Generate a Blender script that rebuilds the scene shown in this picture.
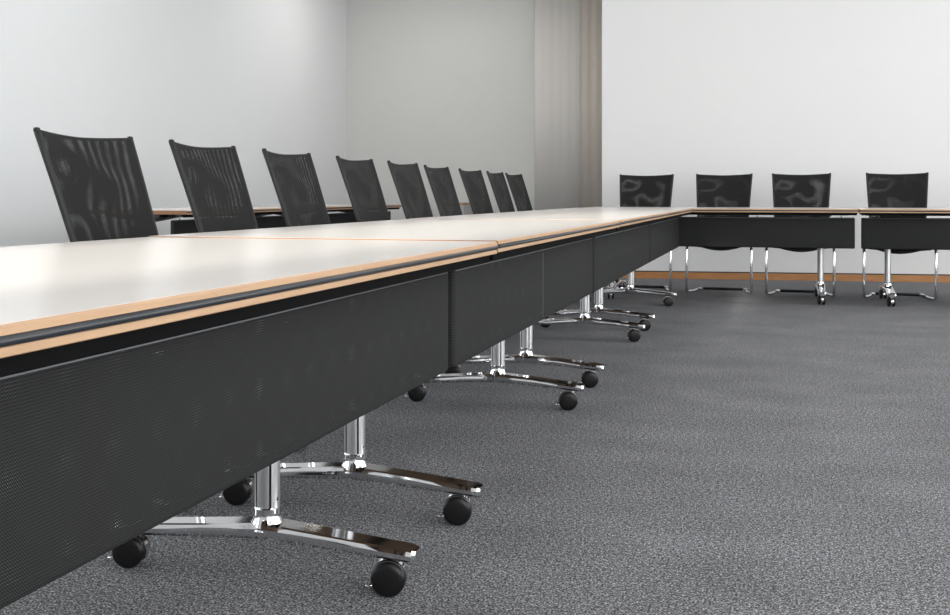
import bpy, bmesh, math, random
from mathutils import Vector, Matrix
random.seed(7)
PI = math.pi
scene = bpy.context.scene
col = scene.collection
for o in list(bpy.data.objects):
    bpy.data.objects.remove(o)

# ------------------------------------------------------------------ camera
cam_data = bpy.data.cameras.new('camera')
cam = bpy.data.objects.new('camera', cam_data)
col.objects.link(cam)
cam.location = (0.0, 0.0, 0.86)
cam.rotation_euler = (math.radians(90), 0, math.radians(15.962))
cam_data.sensor_width = 36.0
cam_data.lens = 1054.8 / 950 * 36.0
cam_data.shift_y = -(307.5 - 194.5) / 950.0
cam_data.clip_start = 0.05
cam_data.clip_end = 200
scene.camera = cam

# ------------------------------------------------------------------ world, light, exposure
scene.view_settings.view_transform = 'Standard'
scene.view_settings.look = 'None'
scene.view_settings.gamma = 1
scene.view_settings.use_curve_mapping = False
scene.view_settings.exposure = 0.0
world = bpy.data.worlds.new('sky')
scene.world = world
world.use_nodes = True
bg = world.node_tree.nodes['Background']
bg.inputs[0].default_value = (0.86, 0.93, 1.0, 1)
bg.inputs[1].default_value = 1.6


def area_light(name, loc, rot, sx, sy, power, color):
    d = bpy.data.lights.new(name, 'AREA')
    d.shape = 'RECTANGLE'
    d.size = sx
    d.size_y = sy
    d.energy = power
    d.color = color
    o = bpy.data.objects.new(name, d)
    col.objects.link(o)
    o.location = loc
    o.rotation_euler = rot
    return o


# daylight coming in at each window opening (built below; left and rear ones added for their light)
SIDE_WIN = [(-3.4, -1.2), (-0.6, 1.6), (2.2, 4.4), (5.0, 7.2), (7.8, 10.5)]          # y ranges on the right wall
REAR_WIN = [(-2.02, -1.22), (2.2, 6.0)]      # unseen rear x ranges: slit shaped for sun bands, wide one added as fill
WX, WY, WLX = 6.8, -4.0, -6.1
LEFT_FILL_WIN = [(-3.0, -0.8), (0.6, 2.8), (4.2, 6.4)]                     # y ranges of unseen left windows, added to brighten the floor under tables
SILL, HEAD = 0.08, 3.3
LOW_HEAD = 3.02
HIGH_SILL = 1.7      # the narrow rear window starts above table height
for i, (a, b) in enumerate(SIDE_WIN):
    area_light('window_daylight', (WX - 0.12, (a + b) / 2, (SILL + HEAD) / 2), (0, math.radians(90), 0), HEAD - SILL - .1, b - a - .1, 96, (1.0, 0.99, 0.98))
for i, (a, b) in enumerate(REAR_WIN):
    s_ = HIGH_SILL if i == 0 else SILL
    h_ = LOW_HEAD if i == 0 else HEAD
    area_light('window_daylight', ((a + b) / 2, WY + 0.12, (s_ + h_) / 2), (math.radians(90), 0, 0), b - a - .1, h_ - s_ - .1, 12 if i == 0 else 250, (1.0, 0.99, 0.98))
for i, (a, b) in enumerate(LEFT_FILL_WIN):
    area_light('window_daylight', (WLX + 0.12, (a + b) / 2, (SILL + HEAD) / 2), (0, math.radians(-90), 0), HEAD - SILL - .1, b - a - .1, 50, (0.95, 0.98, 1.0))
sun_d = bpy.data.lights.new('sun', 'SUN')
sun_d.energy = 11.0
sun_d.angle = math.radians(2.2)
sun_d.color = (1.0, 0.92, 0.82)
sun = bpy.data.objects.new('sun', sun_d)
col.objects.link(sun)
sun.location = (-6, -12, 6)
sun.rotation_euler = Vector((0.08, 1.0, -0.21)).to_track_quat('-Z', 'Y').to_euler()



# unseen ceiling lamps, added as broad fill for walls and floor (their housings are built with the ceiling)
FILL_LAMPS = [(x, y) for y in (0.5, 4.0, 7.5, 12.4) for x in (-4.4, -1.2, 2.0, 5.0)]
for x, y in FILL_LAMPS:
    if y > 11 and x > -2:
        continue
    area_light('fill_lamp_light', (x, y, 4.1 - 0.03), (0, 0, 0), 1.3, 0.5, 10 if y < 11 else 30, (1.0, 0.975, 0.94))


# ------------------------------------------------------------------ materials
def new_mat(name):
    m = bpy.data.materials.new(name)
    m.use_nodes = True
    nt = m.node_tree
    return m, nt, nt.nodes['Principled BSDF'], nt.nodes, nt.links


def simple(name, c, rough=0.5, metal=0.0, noise=0.0, nscale=40, bump=0.0, spec=0.5):
    m, nt, p, N, L = new_mat(name)
    p.inputs['Base Color'].default_value = (*c, 1)
    p.inputs['Roughness'].default_value = rough
    p.inputs['Metallic'].default_value = metal
    p.inputs['Specular IOR Level'].default_value = spec
    tc = N.new('ShaderNodeTexCoord')
    nz = N.new('ShaderNodeTexNoise')
    nz.inputs['Scale'].default_value = nscale
    nz.inputs['Detail'].default_value = 4
    L.new(tc.outputs['Object'], nz.inputs['Vector'])
    if noise:
        mx = N.new('ShaderNodeMix')
        mx.data_type = 'RGBA'
        mx.inputs[6].default_value = (*[v * (1 - noise) for v in c], 1)
        mx.inputs[7].default_value = (*[min(1, v * (1 + noise)) for v in c], 1)
        L.new(nz.outputs['Fac'], mx.inputs[0])
        L.new(mx.outputs[2], p.inputs['Base Color'])
    if bump:
        b = N.new('ShaderNodeBump')
        b.inputs['Strength'].default_value = bump
        b.inputs['Distance'].default_value = 0.002
        L.new(nz.outputs['Fac'], b.inputs['Height'])
        L.new(b.outputs[0], p.inputs['Normal'])
    return m


def wood_mat(name, c1, c2, axis=0, rough=0.35, scale=30):
    m, nt, p, N, L = new_mat(name)
    tc = N.new('ShaderNodeTexCoord')
    mp = N.new('ShaderNodeMapping')
    sc = [scale] * 3
    sc[axis] = scale * 0.06
    mp.inputs['Scale'].default_value = sc
    nz = N.new('ShaderNodeTexNoise')
    nz.inputs['Scale'].default_value = 3
    nz.inputs['Detail'].default_value = 6
    nz.inputs['Roughness'].default_value = 0.6
    cr = N.new('ShaderNodeValToRGB')
    cr.color_ramp.elements[0].position = 0.3
    cr.color_ramp.elements[0].color = (*c1, 1)
    cr.color_ramp.elements[1].position = 0.7
    cr.color_ramp.elements[1].color = (*c2, 1)
    L.new(tc.outputs['Object'], mp.inputs['Vector'])
    L.new(mp.outputs[0], nz.inputs['Vector'])
    L.new(nz.outputs['Fac'], cr.inputs[0])
    L.new(cr.outputs[0], p.inputs['Base Color'])
    p.inputs['Roughness'].default_value = rough
    return m


def weave_mat(name, dark, light, ua, va, pitch_u, pitch_v, hole, rough=0.55, sheen=0.0, alpha_on=True, offset=0.0, solid_sides=False):
    """Woven mesh: threads in a regular grid with small square openings between them."""
    m, nt, p, N, L = new_mat(name)
    tc = N.new('ShaderNodeTexCoord')
    sp = N.new('ShaderNodeSeparateXYZ')
    L.new(tc.outputs['Object'], sp.inputs[0])

    def mth(op, a, b=None, c=None):
        n = N.new('ShaderNodeMath')
        n.operation = op
        for i, v in enumerate((a, b, c)):
            if v is None:
                continue
            if isinstance(v, (int, float)):
                n.inputs[i].default_value = v
            else:
                L.new(v, n.inputs[i])
        return n.outputs[0]
    U = sp.outputs[ua]
    V = sp.outputs[va]
    # slow pull of the cloth: threads are never perfectly straight
    nz = N.new('ShaderNodeTexNoise')
    nz.inputs['Scale'].default_value = 3.5
    nz.inputs['Detail'].default_value = 1
    p.inputs['Specular IOR Level'].default_value = 0.15
    L.new(tc.outputs['Object'], nz.inputs['Vector'])
    pull = mth('MULTIPLY', nz.outputs['Fac'], offset)
    U = mth('ADD', U, pull)
    V = mth('ADD', V, pull)
    cu = mth('COSINE', mth('MULTIPLY', U, 2 * PI / pitch_u))
    cv = mth('COSINE', mth('MULTIPLY', V, 2 * PI / pitch_v))
    # raised thread crossings
    prod = mth('MULTIPLY', cu, cv)
    h = mth('MULTIPLY_ADD', prod, 0.34, mth('MULTIPLY_ADD', cv, 0.12, 0.5))
    cr = N.new('ShaderNodeValToRGB')
    cr.color_ramp.elements[0].position = 0.30
    cr.color_ramp.elements[0].color = (*dark, 1)
    cr.color_ramp.elements[1].position = 0.85
    cr.color_ramp.elements[1].color = (*light, 1)
    L.new(h, cr.inputs[0])
    L.new(cr.outputs[0], p.inputs['Base Color'])
    p.inputs['Roughness'].default_value = rough
    p.inputs['Sheen Weight'].default_value = sheen
    b = N.new('ShaderNodeBump')
    b.inputs['Strength'].default_value = 0.25
    b.inputs['Distance'].default_value = 0.0006
    L.new(h, b.inputs['Height'])
    L.new(b.outputs[0], p.inputs['Normal'])
    if alpha_on:
        t = math.cos(PI * hole)     # opening covers `hole` of each pitch
        hu = mth('GREATER_THAN', cu, t)
        hv = mth('GREATER_THAN', cv, t)
        hol = mth('MULTIPLY', hu, hv)
        if ua == 0 and va == 2 and solid_sides:      # the cloth is drawn tight round the edges: no openings there
            sn = N.new('ShaderNodeSeparateXYZ')
            L.new(tc.outputs['Normal'], sn.inputs[0])
            hol = mth('MULTIPLY', hol, mth('GREATER_THAN', mth('ABSOLUTE', sn.outputs[1]), 0.9))
        a = mth('SUBTRACT', 1.0, hol)
        L.new(a, p.inputs['Alpha'])
    return m


M = {}
M['wall'] = simple('painted_plaster_cool', (0.87, 0.885, 0.90), 0.85, noise=0.012, nscale=6, bump=0.05)
M['wall_white'] = simple('painted_plaster_white', (0.775, 0.775, 0.775), 0.85, noise=0.012, nscale=6, bump=0.05)
M['wall_grey'] = simple('painted_plaster_grey', (0.72, 0.725, 0.705), 0.8, noise=0.02, nscale=5, bump=0.05)
M['ceiling'] = simple('ceiling_paint', (0.82, 0.82, 0.81), 0.9)
M['taupe'] = simple('taupe_shade_cloth', (0.66, 0.60, 0.54), 0.9, noise=0.05, nscale=60, bump=0.1)  # brown tone imitates the warm shade in the recess corner
M['taupe_light'] = simple('beige_shade_cloth', (0.80, 0.775, 0.74), 0.9, noise=0.02, nscale=60, bump=0.1)  # paler step of the same shade gradient, put into the colour
M['frame_metal'] = simple('window_frame_paint', (0.25, 0.26, 0.27), 0.45)
M['laminate'] = simple('white_laminate', (0.765, 0.72, 0.69), 0.23, noise=0.008, nscale=300)
M['beech'] = wood_mat('beech_edge', (0.45, 0.28, 0.165), (0.55, 0.355, 0.215), 0, 0.4, 30)
M['beech_end'] = wood_mat('beech_end_grain', (0.20, 0.09, 0.035), (0.28, 0.13, 0.055), 1, 0.5, 60)
M['oak'] = wood_mat('stained_skirting_wood', (0.36, 0.15, 0.045), (0.50, 0.23, 0.075), 0, 0.4, 20)
M['rubber'] = simple('black_rubber', (0.022, 0.025, 0.03), 0.32)
M['plastic'] = simple('black_plastic', (0.006, 0.006, 0.0065), 0.35, spec=0.3)
M['tyre'] = simple('castor_tread', (0.014, 0.014, 0.015), 0.6, noise=0.2, nscale=200)
M['chrome'] = simple('polished_chrome', (0.70, 0.70, 0.71), 0.07, 1.0)
M['alu'] = simple('brushed_aluminium', (0.60, 0.60, 0.61), 0.36, 1.0)
M['black_metal'] = simple('black_coated_steel', (0.02, 0.021, 0.023), 0.42)
M['matte_black'] = simple('matte_black_profile', (0.004, 0.004, 0.0045), 0.9, spec=0.1)
M['panel'] = weave_mat('modesty_mesh', (0.003, 0.003, 0.003), (0.056, 0.057, 0.058), 0, 2, 0.0036, 0.0039, 0.20, 0.7, solid_sides=True)
M['chair_mesh'] = weave_mat('chair_mesh', (0.010, 0.010, 0.010), (0.026, 0.026, 0.026), 0, 2, 0.0030, 0.0030, 0.348, 0.6, offset=0.010)
M['chair_mesh_back'] = weave_mat('chair_mesh_rear_layer', (0.010, 0.010, 0.010), (0.026, 0.026, 0.026), 0, 2, 0.0030, 0.0030, 0.348, 0.6, offset=-0.004)
M['back_cloth'] = simple('back_edge_cloth', (0.014, 0.014, 0.015), 0.6)
M['seat'] = weave_mat('seat_mesh', (0.012, 0.012, 0.012), (0.03, 0.03, 0.03), 0, 1, 0.003, 0.003, 0, 0.7, alpha_on=False)


def carpet():
    m, nt, p, N, L = new_mat('grey_flecked_carpet')
    tc = N.new('ShaderNodeTexCoord')
    n1 = N.new('ShaderNodeTexNoise')
    n1.inputs['Scale'].default_value = 210
    n1.inputs['Detail'].default_value = 3
    n1.inputs['Roughness'].default_value = 0.65
    L.new(tc.outputs['Object'], n1.inputs['Vector'])
    cr = N.new('ShaderNodeValToRGB')
    e = cr.color_ramp.elements
    e[0].position = 0.36
    e[0].color = (0.035, 0.036, 0.040, 1)
    e[1].position = 0.64
    e[1].color = (0.50, 0.505, 0.53, 1)
    mid = e.new(0.5)
    mid.color = (0.132, 0.134, 0.142, 1)
    L.new(n1.outputs['Fac'], cr.inputs[0])
    n3 = N.new('ShaderNodeTexNoise')
    n3.inputs['Scale'].default_value = 80
    n3.inputs['Detail'].default_value = 2
    L.new(tc.outputs['Object'], n3.inputs['Vector'])
    mr3 = N.new('ShaderNodeMapRange')
    mr3.inputs[1].default_value = 0.3
    mr3.inputs[2].default_value = 0.7
    mr3.inputs[3].default_value = 0.55
    mr3.inputs[4].default_value = 1.45
    L.new(n3.outputs['Fac'], mr3.inputs[0])
    # traffic marks, slow variation
    mp = N.new('ShaderNodeMapping')
    mp.inputs['Scale'].default_value = (1.5, 2.2, 1)
    L.new(tc.outputs['Object'], mp.inputs['Vector'])
    n2 = N.new('ShaderNodeTexNoise')
    n2.inputs['Scale'].default_value = 1.6
    n2.inputs['Detail'].default_value = 5
    L.new(mp.outputs[0], n2.inputs['Vector'])
    mr = N.new('ShaderNodeMapRange')
    mr.inputs[1].default_value = 0.3
    mr.inputs[2].default_value = 0.7
    mr.inputs[3].default_value = 0.84
    mr.inputs[4].default_value = 1.10
    L.new(n2.outputs['Fac'], mr.inputs[0])
    mx = N.new('ShaderNodeVectorMath')
    mx.operation = 'SCALE'
    L.new(cr.outputs[0], mx.inputs[0])
    mm = N.new('ShaderNodeMath')
    mm.operation = 'MULTIPLY'
    L.new(mr.outputs[0], mm.inputs[0])
    L.new(mr3.outputs[0], mm.inputs[1])
    L.new(mm.outputs[0], mx.inputs['Scale'])
    L.new(mx.outputs[0], p.inputs['Base Color'])
    p.inputs['Roughness'].default_value = 0.95
    p.inputs['Specular IOR Level'].default_value = 0.1
    b = N.new('ShaderNodeBump')
    b.inputs['Strength'].default_value = 0.25
    b.inputs['Distance'].default_value = 0.002
    L.new(n1.outputs['Fac'], b.inputs['Height'])
    L.new(b.outputs[0], p.inputs['Normal'])
    return m


M['carpet'] = carpet()


def glass():
    m, nt, p, N, L = new_mat('window_glass')
    out = N['Material Output']
    tr = N.new('ShaderNodeBsdfTransparent')
    tr.inputs[0].default_value = (0.93, 0.96, 0.95, 1)
    gl = N.new('ShaderNodeBsdfGlossy')
    gl.inputs['Roughness'].default_value = 0.02
    fr = N.new('ShaderNodeFresnel')
    mx = N.new('ShaderNodeMixShader')
    L.new(fr.outputs[0], mx.inputs[0])
    L.new(tr.outputs[0], mx.inputs[1])
    L.new(gl.outputs[0], mx.inputs[2])
    L.new(mx.outputs[0], out.inputs['Surface'])
    return m


M['glass'] = glass()
m_, nt_, p_, N_, L_ = new_mat('fill_lamp_diffuser')
p_.inputs['Base Color'].default_value = (0.9, 0.9, 0.88, 1)
p_.inputs['Emission Color'].default_value = (1.0, 0.97, 0.93, 1)
p_.inputs['Emission Strength'].default_value = 1.5  # glow belongs to the added ceiling fill lamps
M['diffuser'] = m_


# ------------------------------------------------------------------ mesh helpers
def box(bm, x0, x1, y0, y1, z0, z1, bevel=0.0, seg=2, mi=0):
    r = bmesh.ops.create_cube(bm, size=1.0)
    vs = r['verts']
    for v in vs:
        v.co = Vector(((x0 + x1) / 2 + v.co.x * (x1 - x0), (y0 + y1) / 2 + v.co.y * (y1 - y0), (z0 + z1) / 2 + v.co.z * (z1 - z0)))
    fs = set(f for v in vs for f in v.link_faces)
    for f in fs:
        f.material_index = mi
    if bevel:
        es = set(e for v in vs for e in v.link_edges)
        bmesh.ops.bevel(bm, geom=list(es), offset=bevel, segments=seg, profile=0.5, affect='EDGES', clamp_overlap=True)
    return vs


def lathe(bm, prof, origin=(0, 0, 0), axis='Z', n=28, smooth=True):
    """prof: list of (radius, height)."""
    rings = []
    o = Vector(origin)
    for r, h in prof:
        ring = []
        for i in range(n):
            a = 2 * PI * i / n
            if axis == 'Z':
                p = Vector((r * math.cos(a), r * math.sin(a), h))
            elif axis == 'X':
                p = Vector((h, r * math.cos(a), r * math.sin(a)))
            else:
                p = Vector((r * math.sin(a), h, r * math.cos(a)))
            ring.append(bm.verts.new(o + p))
        rings.append(ring)
    for k in range(len(rings) - 1):
        for i in range(n):
            j = (i + 1) % n
            f = bm.faces.new((rings[k][i], rings[k][j], rings[k + 1][j], rings[k + 1][i]))
            f.smooth = smooth
    bm.faces.new(rings[0][::-1])
    bm.faces.new(rings[-1])


def round_path(pts, rads, n=8):
    """polyline with rounded corners"""
    P = [Vector(p) for p in pts]
    out = [P[0]]
    for i in range(1, len(P) - 1):
        r = rads[i - 1] if isinstance(rads, (list, tuple)) else rads
        a = (P[i - 1] - P[i])
        b = (P[i + 1] - P[i])
        d = min(r, a.length * 0.49, b.length * 0.49)
        A = P[i] + a.normalized() * d
        B = P[i] + b.normalized() * d
        for k in range(n + 1):
            t = k / n
            out.append((1 - t) ** 2 * A + 2 * t * (1 - t) * P[i] + t * t * B)
    out.append(P[-1])
    return out


def sweep(bm, path, r, n=12, caps=True, closed=False, squash=None):
    P = [Vector(p) for p in path]
    m = len(P)
    rings = []
    prev = None
    for i in range(m):
        if closed:
            t = (P[(i + 1) % m] - P[i - 1]).normalized()
        elif i == 0:
            t = (P[1] - P[0]).normalized()
        elif i == m - 1:
            t = (P[-1] - P[-2]).normalized()
        else:
            t = (P[i + 1] - P[i - 1]).normalized()
        if prev is None:
            ref = Vector((0, 0, 1)) if abs(t.z) < 0.9 else Vector((0, 1, 0))
            u = t.cross(ref).normalized()
        else:
            u = (prev - t * prev.dot(t)).normalized()
        prev = u
        w = t.cross(u).normalized()
        rr = r[i] if isinstance(r, (list, tuple)) else r
        rings.append([bm.verts.new(P[i] + u * rr * math.cos(2 * PI * k / n) + w * rr * math.sin(2 * PI * k / n)) for k in range(n)])
    pairs = range(m) if closed else range(m - 1)
    for i in pairs:
        A, B = rings[i], rings[(i + 1) % m]
        for k in range(n):
            j = (k + 1) % n
            f = bm.faces.new((A[k], A[j], B[j], B[k]))
            f.smooth = True
    if caps and not closed:
        bm.faces.new(rings[0][::-1])
        bm.faces.new(rings[-1])


def obj(name, bm, mats, parent=None, smooth_angle=None):
    bmesh.ops.recalc_face_normals(bm, faces=bm.faces[:])
    me = bpy.data.meshes.new(name)
    bm.to_mesh(me)
    bm.free()
    for mt in (mats if isinstance(mats, (list, tuple)) else [mats]):
        me.materials.append(mt)
    if smooth_angle is not None:
        for p in me.polygons:
            p.use_smooth = True
        me.set_sharp_from_angle(angle=math.radians(smooth_angle))
    o = bpy.data.objects.new(name, me)
    col.objects.link(o)
    if parent:
        o.parent = parent
    return o


def thing(name, label, cat, loc=(0, 0, 0), rz=0.0, group=None):
    o = bpy.data.objects.new(name, None)
    o.empty_display_size = 0.2
    col.objects.link(o)
    o.location = loc
    o.rotation_euler = (0, 0, rz)
    o['label'] = label
    o['category'] = cat
    if group:
        o['group'] = group
    return o


def struct(name, bm, mats, parent=None, **k):
    o = obj(name, bm, mats, parent, **k)
    if not parent:
        o['kind'] = 'structure'
    return o


def dup(root, loc, rz, label, group=None):
    def cp(o, par):
        c = o.copy()
        col.objects.link(c)
        c.parent = par
        for ch in [x for x in allobj if x.parent == o]:
            cp(ch, c)
        return c
    allobj = list(bpy.data.objects)
    r = cp(root, None)
    r.location = loc
    r.rotation_euler = (0, 0, rz)
    r['label'] = label
    if group:
        r['group'] = group
    return r


# ------------------------------------------------------------------ room
CH = 4.1
bm = bmesh.new(); box(bm, -6.4, 7.1, -4.3, 14.8, -0.12, 0.0); struct('floor', bm, M['carpet'])
bm = bmesh.new(); box(bm, -6.4, 7.1, -4.3, 14.8, CH, CH + 0.15); struct('ceiling', bm, M['ceiling'])


def pierced_wall(name, axis, c0, c1, lo, hi, holes, mat, sills=None, heads=None):
    """wall along x (axis 0) or y (axis 1) with window openings between SILL and HEAD"""
    bm = bmesh.new()

    def seg(a, b, z0, z1):
        if axis == 0:
            box(bm, a, b, c0, c1, z0, z1)
        else:
            box(bm, c0, c1, a, b, z0, z1)
    seg(lo, hi, 0, SILL)
    seg(lo, hi, HEAD, CH)
    e = lo
    for i, (a, b) in enumerate(holes):
        seg(e, a, SILL, HEAD)
        if sills and sills[i] > SILL:
            seg(a, b, SILL, sills[i])
        if heads and heads[i] < HEAD:
            seg(a, b, heads[i], HEAD)
        e = b
    seg(e, hi, SILL, HEAD)
    return struct(name, bm, mat)


k_l = 0
for x, y in FILL_LAMPS:
    if y > 11 and x > -2:
        continue
    bm = bmesh.new()
    for a, b, c, d in ((-.7, .7, -.3, -.26), (-.7, .7, .26, .3), (-.7, -.66, -.26, .26), (.66, .7, -.26, .26)):
        box(bm, a, b, c, d, -0.02, 0.0)
    cl = thing('ceiling_fill_light', 'added rectangular ceiling fill light, out of view overhead', 'ceiling light', (x, y, CH), group='added ceiling fill lights')
    obj('light_frame', bm, M['frame_metal'], cl)
    bm = bmesh.new(); box(bm, -.66, .66, -.26, .26, -0.012, -0.002)
    obj('diffuser', bm, M['diffuser'], cl)
pierced_wall('wall_right', 1, WX, WX + 0.3, -4.3, 14.8, SIDE_WIN, M['wall_white'])
pierced_wall('wall_rear', 0, WY - 0.3, WY, -6.1, WX, REAR_WIN, M['wall_white'], [HIGH_SILL, SILL], [LOW_HEAD, HEAD])
pierced_wall('wall_left', 1, WLX - 0.3, WLX, -4.3, 14.8, LEFT_FILL_WIN, M['wall'])
bm = bmesh.new(); box(bm, WLX, WX, 14.45, 14.8, 0, CH); struct('wall_recess', bm, M['wall_grey'])
# white wall of the far side: it stands forward of the recess and runs slightly askew
bm = bmesh.new()
K = 0.105
xa, xb = -1.736, WX
fy = lambda x: 11.03 + K * x
vs = [bm.verts.new((x, y, z)) for z in (0, CH) for x, y in ((xa, fy(xa)), (xb, fy(xb)), (xb, 14.45), (xa, 14.45))]
for q in ((0, 1, 2, 3), (4, 5, 6, 7), (0, 1, 5, 4), (1, 2, 6, 5), (2, 3, 7, 6), (3, 0, 4, 7)):
    bm.faces.new([vs[i] for i in q])
struct('wall_far', bm, M['wall_white'])
# skirting boards
bm = bmesh.new()
for z0, z1, d, mi in ((0, 0.066, 0.018, 0), (0.066, 0.078, 0.004, 1)):  # thin dark upper strip stands for the shadow line above the board
    n = Vector((K, -1, 0)).normalized()
    base = [Vector((xa, fy(xa), 0)), Vector((xb - 0.03, fy(xb - 0.03), 0))]
    q = [base[0], base[1], base[1] + n * d, base[0] + n * d]
    v = [bm.verts.new((p.x, p.y, z)) for z in (z0, z1) for p in q]
    for f in ((0, 1, 2, 3), (4, 5, 6, 7), (0, 1, 5, 4), (1, 2, 6, 5), (2, 3, 7, 6), (3, 0, 4, 7)):
        bm.faces.new([v[i] for i in f]).material_index = mi
struct('baseboard_far', bm, [M['oak'], M['black_metal']])
bm = bmesh.new(); box(bm, WLX, WLX + 0.018, -4.0, 14.43, 0, 0.066); struct('baseboard_left', bm, wood_mat('skirting_wood_side', (0.36, 0.15, 0.045), (0.50, 0.23, 0.075), 1, 0.4, 20))
bm = bmesh.new(); box(bm, WLX + 0.02, xa - 0.01, 14.432, 14.45, 0, 0.066); struct('baseboard_recess', bm, M['oak'])


def window(i, axis, wall, inward, a, b, SILL=SILL, HEAD=HEAD):
    bm = bmesh.new()
    m = (a + b) / 2
    w = 0.05
    wide = b - a > 1.0
    parts = [(a, a + w, SILL, HEAD), (b - w, b, SILL, HEAD)] + ([(m - w / 2, m + w / 2, SILL + w, HEAD - w)] if wide else []) + [(a + w, b - w, SILL, SILL + w), (a + w, b - w, HEAD - w, HEAD)]
    lo, hi = wall - inward * 0.16, wall - inward * 0.10
    lo, hi = min(lo, hi), max(lo, hi)
    for p, q, z0, z1 in parts:
        if axis == 0:
            box(bm, p, q, lo, hi, z0, z1)
        else:
            box(bm, lo, hi, p, q, z0, z1)
    wn = struct('window_%d' % i, bm, M['frame_metal'])
    bm = bmesh.new()
    c = (lo + hi) / 2
    for p, q in (((a + w, m - w / 2), (m + w / 2, b - w)) if wide else ((a + w, b - w),)):
        if axis == 0:
            box(bm, p, q, c - 0.004, c + 0.004, SILL + w, HEAD - w)
        else:
            box(bm, c - 0.004, c + 0.004, p, q, SILL + w, HEAD - w)
    obj('pane', bm, M['glass'], wn)


k = 1
for a, b in SIDE_WIN:
    window(k, 1, WX, -1, a, b); k += 1
for a, b in REAR_WIN:
    window(k, 0, WY, 1, a, b, HIGH_SILL if a < 0 else SILL, LOW_HEAD if a < 0 else HEAD); k += 1
for a, b in LEFT_FILL_WIN:
    window(k, 1, WLX, 1, a, b); k += 1



# ------------------------------------------------------------------ conference table
TZ = 0.7497          # top of the laminate
TH = 0.0286
TW = 0.949


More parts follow.
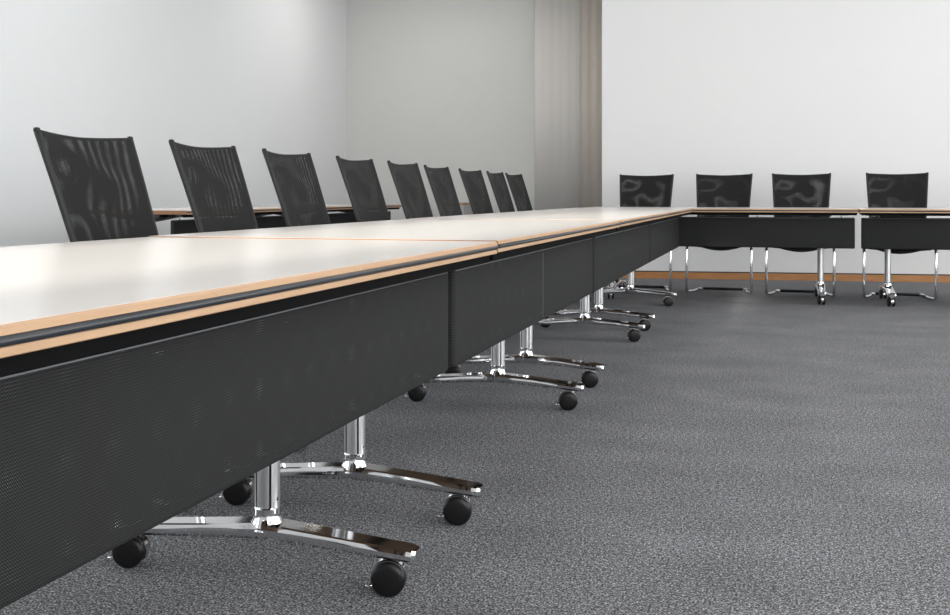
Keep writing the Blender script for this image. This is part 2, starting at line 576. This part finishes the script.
def make_table(length, label, group, seam=False, pole_x=None, panel=True, lift=0.0):
    t = thing('conference_table', label, 'table', group=group)
    hl = length / 2 - 0.004
    y0, y1 = -TW / 2, TW / 2
    # top: beech core with laminate inlay
    bm = bmesh.new()
    z0 = TZ - TH
    box(bm, -hl, hl, y0 + 0.003, y1 - 0.003, z0, z0 + 0.0095, 0.001, 1, 0)
    box(bm, -hl + 0.001, hl - 0.001, y0 + 0.006, y1 - 0.006, z0 + 0.0093, z0 + 0.0192, 0, 1, 0)
    # upper board, chamfered towards the laminate
    zt = TZ - 0.0003
    lo = [(-hl, y0 + 0.0025), (hl, y0 + 0.0025), (hl, y1 - 0.0025), (-hl, y1 - 0.0025)]
    hi = [(-hl + 0.0035, y0 + 0.006), (hl - 0.0035, y0 + 0.006), (hl - 0.0035, y1 - 0.006), (-hl + 0.0035, y1 - 0.006)]
    va = [bm.verts.new((x, y, z0 + 0.019)) for x, y in lo]
    vb = [bm.verts.new((x, y, zt - 0.0025)) for x, y in lo]
    vc = [bm.verts.new((x, y, zt)) for x, y in hi]
    for A, B in ((va, vb), (vb, vc)):
        for i in range(4):
            j = (i + 1) % 4
            bm.faces.new((A[i], A[j], B[j], B[i]))
    bm.faces.new(vc)
    bm.faces.new(va[::-1])
    bmesh.ops.recalc_face_normals(bm, faces=bm.faces[:])
    for f in bm.faces:
        if abs(f.normal.x) > 0.5:
            f.material_index = 1
    top = obj('tabletop', bm, [M['beech'], M['beech_end']], t)
    bm = bmesh.new()
    box(bm, -hl + 0.0036, hl - 0.0036, y0 + 0.0061, y1 - 0.0061, TZ - 0.0012, TZ)
    obj('laminate_surface', bm, M['laminate'], top)
    # rounded rubber bumper set in the long edges
    for s in (-1, 1):
        bm = bmesh.new()
        rings = []
        zc = z0 + 0.0143
        for x in (-hl + 0.001, hl - 0.001):
            ring = []
            for k_ in range(11):
                a = -PI / 2 + PI * k_ / 10
                ring.append(bm.verts.new((x, s * (TW / 2 - 0.0035 + 0.0052 * math.cos(a)), zc + 0.0050 * math.sin(a))))
            rings.append(ring)
        for k_ in range(10):
            bm.faces.new((rings[0][k_], rings[0][k_ + 1], rings[1][k_ + 1], rings[1][k_])).smooth = True
        bm.faces.new(rings[0]); bm.faces.new(rings[1]); bm.faces.new((rings[0][0], rings[0][-1], rings[1][-1], rings[1][0]))
        obj('bumper_strip', bm, M['rubber'], top)
    bm = bmesh.new()
    box(bm, -hl + 0.012, hl - 0.012, y0 + 0.018, y0 + 0.040, z0 - 0.020, z0, 0.002, 1)
    obj('front_rail', bm, M['matte_black'], t)
    # two black beams under the top
    px = pole_x or (-(length / 2 - 0.245), length / 2 - 0.2625)
    for yy in (-0.20, 0.20):
        bm = bmesh.new()
        box(bm, -hl + 0.06, hl - 0.06, yy - 0.02, yy + 0.02, z0 - (0.026 if yy < 0 else 0.02), z0, 0.002, 1)
        obj('under_beam', bm, M['black_metal'], t)
    for x in px:
        # black swivel head on the column
        bm = bmesh.new()
        v = []
        for z, w, d in ((z0 - 0.0005, 0.085, 0.24), (z0 - 0.022, 0.085, 0.24), (z0 - 0.058, 0.045, 0.05)):
            v.append([bm.verts.new((x + a * w, -0.0093 + b * d, z)) for a, b in ((-1, -1), (1, -1), (1, 1), (-1, 1))])
        for A, B in ((v[0], v[1]), (v[1], v[2])):
            for i in range(4):
                j = (i + 1) % 4
                bm.faces.new((A[i], A[j], B[j], B[i]))
        bm.faces.new(v[0]); bm.faces.new(v[2])
        obj('column_head', bm, M['black_metal'], t)
        # column: oval profile with two vertical grooves
        bm = bmesh.new()
        n = 96
        rings = []
        for z in (0.150, z0 - 0.055):
            ring = []
            for i in range(n):
                a = 2 * PI * i / n
                rx, ry = 0.024, 0.029
                g = 1.0
                for ga in (0.62, -0.62, PI - 0.62, PI + 0.62):      # slender grooves
                    dd = abs((a - ga + PI) % (2 * PI) - PI)
                    if dd < 0.075:
                        g = 0.84
                ring.append(bm.verts.new((x + rx * g * math.cos(a), -0.0093 + ry * g * math.sin(a), z)))
            rings.append(ring)
        for i in range(n):
            j = (i + 1) % n
            f = bm.faces.new((rings[0][i], rings[0][j], rings[1][j], rings[1][i]))
            am = 2 * PI * (i + 0.5) / n
            if min(abs((am - ga + PI) % (2 * PI) - PI) for ga in (0.62, -0.62, PI - 0.62, PI + 0.62)) < 0.11:
                f.material_index = 1
        bm.faces.new(rings[0][::-1]); bm.faces.new(rings[1])
        colm = obj('column', bm, [M['alu'], M['black_metal']], t, smooth_angle=30)
        bm = bmesh.new()
        lathe(bm, [(0.004, 0.0), (0.0045, 0.0015), (0.003, 0.003)], (x - 0.006, -0.0093 - 0.0285, 0.185), 'Y', 12)
        obj('set_screw', bm, M['chrome'], colm)
        # cast foot with flared socket
        bm = bmesh.new()
        lathe(bm, [(0.040, 0.118), (0.036, 0.130), (0.031, 0.140), (0.029, 0.150), (0.029, 0.163), (0.0275, 0.166)], (x, -0.0093, 0), 'Z', 36)
        secs = []
        ys = [-0.365, -0.358, -0.342, -0.30, -0.24, -0.16, -0.08, -0.035, -0.0093, 0.016, 0.062, 0.142, 0.222, 0.29, 0.33, 0.352, 0.366, 0.373]
        for y in ys:
            d = min(1.0, abs(y + 0.0093) / 0.34)
            end = min(1.0, min(y + 0.369, 0.377 - y) / 0.028)
            end = math.sqrt(max(0.0, 1 - (1 - end) ** 2)) if end < 1 else 1
            zt_ = 0.134 - 0.030 * d
            th = 0.034 - 0.009 * d
            wt = (0.0285 + 0.004 * (1 - d)) * (0.25 + 0.75 * end)
            wb = (0.0325 + 0.006 * max(0, 1 - d * 4)) * (0.25 + 0.75 * end)
            zt_ -= 0.008 * (1 - end)
            secs.append([bm.verts.new((x + a, y, z)) for a, z in (
                (-wt * 0.8, zt_), (wt * 0.8, zt_), (wt, zt_ - 0.002), (wb, zt_ - 0.010), (wb, zt_ - th * 0.75), (wb * 0.8, zt_ - th),
                (-wb * 0.8, zt_ - th), (-wb, zt_ - th * 0.75), (-wb, zt_ - 0.010), (-wt, zt_ - 0.002))])
        for A, B in zip(secs, secs[1:]):
            for i in range(10):
                j = (i + 1) % 10
                bm.faces.new((A[i], A[j], B[j], B[i]))
        bm.faces.new(secs[0]); bm.faces.new(secs[-1])
        obj('foot', bm, M['chrome'], t, smooth_angle=17)
        for yy in (-0.318, 0.320):
            make_caster(t, x, yy)
    if panel:
        # fabric sleeve of the modesty panel, rounded edges
        yf = -0.360
        L_ = length / 2 - 0.0225
        bm = bmesh.new()
        vs_ = box(bm, -L_, L_, yf, yf + 0.030, 0.4425, 0.6815, 0.011, 4)
        for f in bm.faces:
            f.smooth = True
        for v in bm.verts:                 # the cloth dips a little between its fixings
            if v.co.z > 0.66:
                v.co.z -= 0.0
        pn = obj('modesty_panel', bm, M['panel'], t, smooth_angle=50)
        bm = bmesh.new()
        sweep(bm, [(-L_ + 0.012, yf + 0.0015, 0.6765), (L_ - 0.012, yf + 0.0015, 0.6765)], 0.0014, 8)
        obj('top_highlight', bm, M['edge_highlight'], pn)  # pale cord added as the highlight along the rounded top edge
        # on some, a joint in the middle
        if seam:
            bm = bmesh.new()
            box(bm, -0.0012, 0.0012, yf - 0.0008, yf + 0.001, 0.455, 0.668)
            obj('seam', bm, M['seam'], pn)
        for xx in (-L_ + 0.10, -0.34, 0.34, L_ - 0.10):
            bm = bmesh.new()
            sweep(bm, [(xx, yf + 0.015, 0.672), (xx, yf + 0.015, z0 + 0.0005)], 0.0035, 10)
            obj('panel_hanger', bm, M['chrome'], t)
        for xx in (-L_ + 0.10, L_ - 0.10, -0.34, 0.34):
            bm = bmesh.new()
            box(bm, xx - 0.035, xx + 0.035, yf + 0.004, yf + 0.026, z0 - 0.010, z0, 0.001, 1)
            obj('hanger_plate', bm, M['black_metal'], t)
    for ch in bpy.data.objects:
        if ch.parent == t and ch.name.split('.')[0] in ('tabletop', 'front_rail', 'under_beam', 'column_head'):
            ch.location.z += lift
    # latches that lock one table to its neighbour
    for s in (-1, 1):
        for yy in (-0.41,):
            bm = bmesh.new()
            box(bm, s * (hl - 0.075), s * (hl - 0.004), yy - 0.015, yy + 0.015, z0 - 0.012, z0, 0.002, 1)
            lt = obj('latch', bm, M['black_metal'], t)
            for q in (0.018, 0.048):
                bm = bmesh.new()
                lathe(bm, [(0.0035, 0), (0.004, -0.0015), (0.002, -0.003)], (s * (hl - q), yy - 0.0148, z0 - 0.006), 'Y', 10)
                obj('latch_screw', bm, M['chrome'], lt)
    return t


def make_caster(t, x, y):
    R = 0.0375
    ang = math.radians(12)
    c = bpy.data.objects.new('caster', None)
    col.objects.link(c)
    # the caster is a part: its fork is the part mesh, wheels are sub-parts
    bpy.data.objects.remove(c)
    dy = -0.016 if y < 0 else 0.016
    dy = 0.018
    # fork / hood between the twin wheels
    bm = bmesh.new()
    lathe(bm, [(0.0065, 0.060), (0.0065, 0.084)], (0, 0, 0), 'Z', 14)
    lathe(bm, [(0.014, 0.0765), (0.015, 0.0785), (0.014, 0.082)], (0, 0, 0), 'Z', 18)
    # chrome arch over the wheels
    n = 16
    A, B = [], []
    for i in range(n + 1):
        a = math.radians(25 + 175 * i / n)
        for Lst, hx in ((A, -0.0095), (B, 0.0095)):
            Lst.append((bm.verts.new((hx, dy + (R - 0.004) * math.cos(a), R + (R - 0.004) * math.sin(a))),
                        bm.verts.new((hx, dy + (R + 0.0030) * math.cos(a), R + (R + 0.0030) * math.sin(a)))))
    for i in range(n):
        bm.faces.new((A[i][0], A[i + 1][0], A[i + 1][1], A[i][1]))
        bm.faces.new((B[i][0], B[i][1], B[i + 1][1], B[i + 1][0]))
        bm.faces.new((A[i][1], A[i + 1][1], B[i + 1][1], B[i][1]))
        bm.faces.new((A[i][0], B[i][0], B[i + 1][0], A[i + 1][0]))
    bm.faces.new((A[0][0], A[0][1], B[0][1], B[0][0])); bm.faces.new((A[n][0], B[n][0], B[n][1], A[n][1]))
    fork = obj('caster', bm, M['chrome'], t, smooth_angle=40)
    fork.location = (x, y, 0)
    fork.rotation_euler = (0, 0, ang)
    for s in (-1, 1):
        bm = bmesh.new()
        prof = [(0.0, 0.0275), (0.020, 0.0272), (0.029, 0.0262), (R - 0.003, 0.0240), (R, 0.0205), (R, 0.0125), (R - 0.002, 0.0105), (0.0, 0.0105)]
        lathe(bm, [(max(r, 0.0003), s * h) for r, h in prof], (0, dy, R), 'X', 36)
        obj('wheel', bm, M['plastic'], fork)
    bm = bmesh.new()
    sweep(bm, round_path([(-0.020, dy + 0.030, 0.026), (-0.020, dy + 0.047, 0.022), (0.006, dy + 0.050, 0.022), (0.006, dy + 0.032, 0.024)], 0.006, 4), 0.0022, 8)
    obj('brake_lever', bm, M['chrome'], fork)


M['edge_highlight'] = simple('edge_highlight_grey', (0.17, 0.175, 0.19), 0.5)  # lighter grey imitates the lit top edge of the panel
M['seam'] = simple('seam_thread', (0.16, 0.16, 0.165), 0.5)

P = 2.0263
J0 = 2.3994
XC = -1.1027
R90 = math.radians(90)
left_group = 'tables of the left row'
names = ['nearest white-topped table of the left row, cut off by the left photo edge',
         'second table of the left row, white top meeting the nearest table at a thin joint',
         'third table of the left row, behind the second one',
         'fourth and last table of the left row, butted against the far cross row']
base = make_table(P, names[0], left_group)
base.location = (XC, J0 - P / 2, 0); base.rotation_euler = (0, 0, R90)
seamed = make_table(P, names[1], left_group, seam=True, lift=0.0022)
seamed.location = (XC, J0 + P / 2, 0); seamed.rotation_euler = (0, 0, R90)
dup(base, (XC, J0 + 1.5 * P, 0), R90, names[2])
dup(base, (XC, J0 + 2.5 * P, 0), R90, names[3])
YF = 8.4900
for o_ in bpy.data.objects:
    if o_.parent and o_.parent.get('label') in names[2:] and o_.name.split('.')[0] in ('tabletop', 'front_rail', 'under_beam', 'column_head'):
        o_.location.z += 0.0034
# cross row
FL = 0.6015 + 1.577
tf = make_table(FL, 'white-topped corner table of the far cross row, at the end of the left row', 'tables of the cross row',
                pole_x=(-1.31 - (0.6015 - FL / 2), 0.339 - (0.6015 - FL / 2)))
tf.location = (0.6015 - FL / 2, YF + TW / 2 - 0.006, 0)
dup(base, (0.6015 + P / 2, YF + TW / 2 - 0.006, 0), 0, 'white-topped right-hand table of the far cross row, cut by the right photo edge', 'tables of the cross row')
# tables parked along the left wall behind the chairs
bgroup = 'tables parked along the left wall'
dup(base, (-3.9 - TW / 2, 7.44, 0), R90, 'parked table behind the left chairs, seen between the nearest three chairs', bgroup)
dup(base, (-3.9 - TW / 2, 7.44 + P + 0.02 + 0.25, 0), R90, 'parked table behind the left chairs, its end right of the fourth chair', bgroup)
sb = thing('sideboard', 'low light grey sideboard with thin wooden top near the grey wall', 'sideboard', (-4.10, 13.82, 0), R90)
bm = bmesh.new(); box(bm, -0.57, 0.57, -0.135, 0.135, 0.06, 0.725, 0.003, 1); obj('body', bm, simple('light_grey_lacquer', (0.62, 0.62, 0.61), 0.5), sb)
bm = bmesh.new(); box(bm, -0.58, 0.58, -0.15, 0.15, 0.725, 0.75, 0.002, 1); obj('wooden_top', bm, M['beech'], sb)
bm = bmesh.new(); box(bm, -0.55, 0.55, -0.12, 0.12, 0.0, 0.06); obj('plinth', bm, M['black_metal'], sb)
for sx in (-0.285, 0.285):
    bm = bmesh.new(); box(bm, sx - 0.28, sx + 0.28, -0.153, -0.135, 0.07, 0.72, 0.002, 1); dr = obj('door', bm, simple('door_lacquer', (0.60, 0.60, 0.59), 0.45), sb)
    bm = bmesh.new(); hx = sx - math.copysign(0.24, sx); box(bm, hx - 0.006, hx + 0.006, -0.172, -0.153, 0.42, 0.56, 0.002, 1); obj('handle', bm, M['alu'], dr)


# ------------------------------------------------------------------ chair
def make_chair(label, group):
    """sitter faces +y; origin on the floor"""
    t = thing('mesh_chair', label, 'chair', group=group)
    TOPZ, TOPY = 1.040, -0.285

    def spine(z):                     # y of the back frame at height z (leans back, slightly bowed)
        u = (z - 0.44) / (TOPZ - 0.44)
        return -0.095 + (TOPY + 0.095) * (0.90 * u + 0.10 * u * u)

    def half(z):
        u = (z - 0.44) / (TOPZ - 0.44)
        return 0.205 + 0.0375 * u
    # chrome cantilever tube in one run
    r = 0.0115
    q = []
    side = [(half(0.47), spine(0.50), 0.50), (0.235, -0.115, 0.424), (0.266, 0.10, 0.426), (0.273, 0.215, 0.426), (0.283, 0.245, 0.02), (0.283, 0.243, r), (0.245, 0.12, r), (0.215, -0.19, r)]
    pts = [Vector(p) for p in side[:4]] + [Vector((0.274, 0.220, r)), Vector((0.250, 0.140, r)), Vector((0.222, 0.055, r)), Vector((0.205, -0.175, r))]
    left = [Vector((-p.x, p.y, p.z)) for p in pts]
    path = pts + left[::-1]
    rad = [0.05, 0.10, 0.045, 0.055, 0.04, 0.05, 0.03, 0.03, 0.05, 0.04, 0.055, 0.045, 0.10, 0.05]
    bm = bmesh.new()
    sweep(bm, round_path(path, rad, 7), r, 12)
    obj('cantilever_frame', bm, M['chrome'], t)
    bm = bmesh.new()
    sweep(bm, [(-0.175, -0.175, r), (0.175, -0.175, r)], r + 0.0012, 14)
    obj('floor_bar_sleeve', bm, M['plastic'], t)
    # seat: shallow dished pad with rolled front edge
    bm = bmesh.new()
    nx, ny = 14, 14
    up, dn = [], []
    for j in range(ny + 1):
        v = j / ny
        y = -0.155 + 0.435 * v
        ru, rd = [], []
        for i in range(nx + 1):
            u = -1 + 2 * i / nx
            w = 0.215 + 0.020 * v
            edge = max(abs(u), 0)
            c = math.sqrt(max(0, 1 - max(0, (abs(u) - 0.88) / 0.12) ** 2))
            e2 = math.sqrt(max(0, 1 - max(0, (abs(2 * v - 1) - 0.92) / 0.08) ** 2))
            k_ = c * e2
            ztop = 0.440 - 0.012 * (1 - u * u) + 0.012 * v - 0.03 * max(0, (v - 0.82) / 0.18) ** 2
            zbot = ztop - 0.006 - 0.020 * k_ - 0.060 * (1 - u * u) * math.sin(PI * min(1, v)) * 0.7
            ztop = ztop - 0.010 * (1 - k_)
            ru.append(bm.verts.new((u * w, y, ztop)))
            rd.append(bm.verts.new((u * w, y, zbot)))
        up.append(ru); dn.append(rd)
    for j in range(ny):
        for i in range(nx):
            bm.faces.new((up[j][i], up[j][i + 1], up[j + 1][i + 1], up[j + 1][i])).smooth = True
            bm.faces.new((dn[j][i], dn[j + 1][i], dn[j + 1][i + 1], dn[j][i + 1])).smooth = True
    for j in range(ny):
        bm.faces.new((up[j][0], up[j + 1][0], dn[j + 1][0], dn[j][0])); bm.faces.new((up[j][nx], dn[j][nx], dn[j + 1][nx], up[j + 1][nx]))
    for i in range(nx):
        bm.faces.new((up[0][i], dn[0][i], dn[0][i + 1], up[0][i + 1])); bm.faces.new((up[ny][i], up[ny][i + 1], dn[ny][i + 1], dn[ny][i]))
    obj('seat', bm, M['seat'], t, smooth_angle=50)
    # two black upright tubes of the back, joined low down by a bowed bar
    bm = bmesh.new()
    for s in (-1, 1):
        pts = [(s * half(z), spine(z), z) for z in [0.44 + (TOPZ - 0.44) * k_ / 10 for k_ in range(11)]]
        sweep(bm, pts, 0.0095, 12)
        lathe(bm, [(0.0088, -0.002), (0.0098, 0.004), (0.008, 0.0085), (0.003, 0.010)], (s * half(TOPZ), TOPY, TOPZ), 'Z', 12)
    bar = [(u * half(0.47), spine(0.47) - 0.028 * (1 - u * u), 0.47) for u in [-1 + 2 * k_ / 10 for k_ in range(11)]]
    sweep(bm, bar, 0.008, 10)
    obj('back_frame', bm, M['back_cloth'], t)

    # stretched cloth: front and rear layer of one sleeve
    def cloth(name, mat, off, bow):
        bm = bmesh.new()
        nx, nz = 16, 24
        g = []
        for j in range(nz + 1):
            v = j / nz
            row = []
            for i in range(nx + 1):
                u = -1 + 2 * i / nx
                z = 0.475 + (TOPZ + 0.002 - 0.475) * v
                sag = 0.011 * (1 - abs(u) ** 1.6) * max(0, (v - 0.75) / 0.25) ** 1.0
                zz = z - sag
                y = spine(z) - bow * (1 - u * u) + off
                row.append(bm.verts.new((u * (half(z) + 0.002 * (1 if off > 0 else -1)), y, zz)))
            g.append(row)
        for j in range(nz):
            for i in range(nx):
                bm.faces.new((g[j][i], g[j][i + 1], g[j + 1][i + 1], g[j + 1][i])).smooth = True
        return obj(name, bm, mat, t)
    cloth('backrest', M['chair_mesh'], 0.0098, 0.024)
    cloth('backrest_rear_layer', M['chair_mesh_back'], -0.0098, 0.030)
    # hem along the top edge
    bm = bmesh.new()
    pts = []
    for k_ in range(17):
        u = -1 + 2 * k_ / 16
        pts.append((u * half(TOPZ), TOPY - 0.027 * (1 - u * u), TOPZ + 0.001 - 0.011 * (1 - abs(u) ** 1.6)))
    sweep(bm, pts, 0.0050, 10)
    obj('top_hem', bm, M['back_cloth'], t)
    for s in (-1, 1):
        bm = bmesh.new()
        lathe(bm, [(0.0128, -0.02), (0.0128, 0.02)], (s * 0.213, -0.06, r), 'Y', 12)
        obj('glide', bm, M['plastic'], t)
    return t


ordn = ['nearest', 'second', 'third', 'fourth', 'fifth', 'sixth', 'seventh', 'eighth', 'ninth and farthest']
CB = 0.285
left_chairs = [(-2.02, 2.778, 3), (-2.02, 3.465, 3.5), (-2.04, 4.19, 3), (-2.07, 5.02, 2), (-2.08, 5.76, 0.8), (-2.16, 6.63, 0.5), (-2.20, 7.55, -2), (-2.23, 8.40, 0.5), (-2.26, 9.15, -2)]
first = None
for i, (x, y, a) in enumerate(left_chairs):
    lab = 'black mesh cantilever chair behind the left table row, %s from the camera' % ordn[i]
    rz = math.radians(-90 + a)
    if first is None:
        first = make_chair(lab, 'chairs along the left row')
        first.location = (x + CB, y, 0); first.rotation_euler = (0, 0, rz)
    else:
        dup(first, (x + CB, y, 0), rz, lab, 'chairs along the left row')
far_chairs = [(-1.165, 9.88, -0.5), (-0.46, 9.85, -2.5), (0.21, 9.80, -2.5), (0.995, 9.73, -3.5), (1.705, 9.73, -3)]
fl = ['leftmost', 'second from left', 'third from left', 'fourth from left', 'cut off by the right photo edge']
for i, (x, y, a) in enumerate(far_chairs):
    ra = math.radians(a)
    dup(first, (x + CB * math.sin(ra), y - CB * math.cos(ra), 0), math.radians(180 + a), 'black mesh cantilever chair at the far cross row, %s' % fl[i], 'chairs along the far cross row')

# added drapes: their colour stands in for shade at the recess wall's right end
def shade_drape(x0, x1, y0, mat, label, amp):
    bm = bmesh.new()
    A, B = [], []
    n = 70
    for i in range(n + 1):
        x = x0 + (x1 - x0) * i / n
        y = y0 + amp * math.sin(i * 0.55) + amp * 0.8 * math.sin(i * 0.23 + 1)
        A.append((bm.verts.new((x, y, 0.02)), bm.verts.new((x, y, CH - 0.03))))
        B.append((bm.verts.new((x, y + 0.004, 0.02)), bm.verts.new((x, y + 0.004, CH - 0.03))))
    for G in (A, B):
        for i in range(n):
            bm.faces.new((G[i][0], G[i + 1][0], G[i + 1][1], G[i][1])).smooth = True
    for e in (0, 1):
        for i in range(n):
            bm.faces.new((A[i][e], A[i + 1][e], B[i + 1][e], B[i][e]))
    for i in (0, n):
        bm.faces.new((A[i][0], A[i][1], B[i][1], B[i][0]))
    cu = obj('shade_drape', bm, mat)
    cu['label'] = label
    cu['category'] = 'shade_drape'


shade_drape(-2.60, -1.76, 14.28, M['taupe'], 'added taupe floor-length drape beside the white far wall, coloured as the corner shade', 0.007)
shade_drape(-3.25, -2.50, 14.38, M['taupe_light'], 'added paler beige drape left of the taupe one, coloured as fainter recess shade', 0.0015)
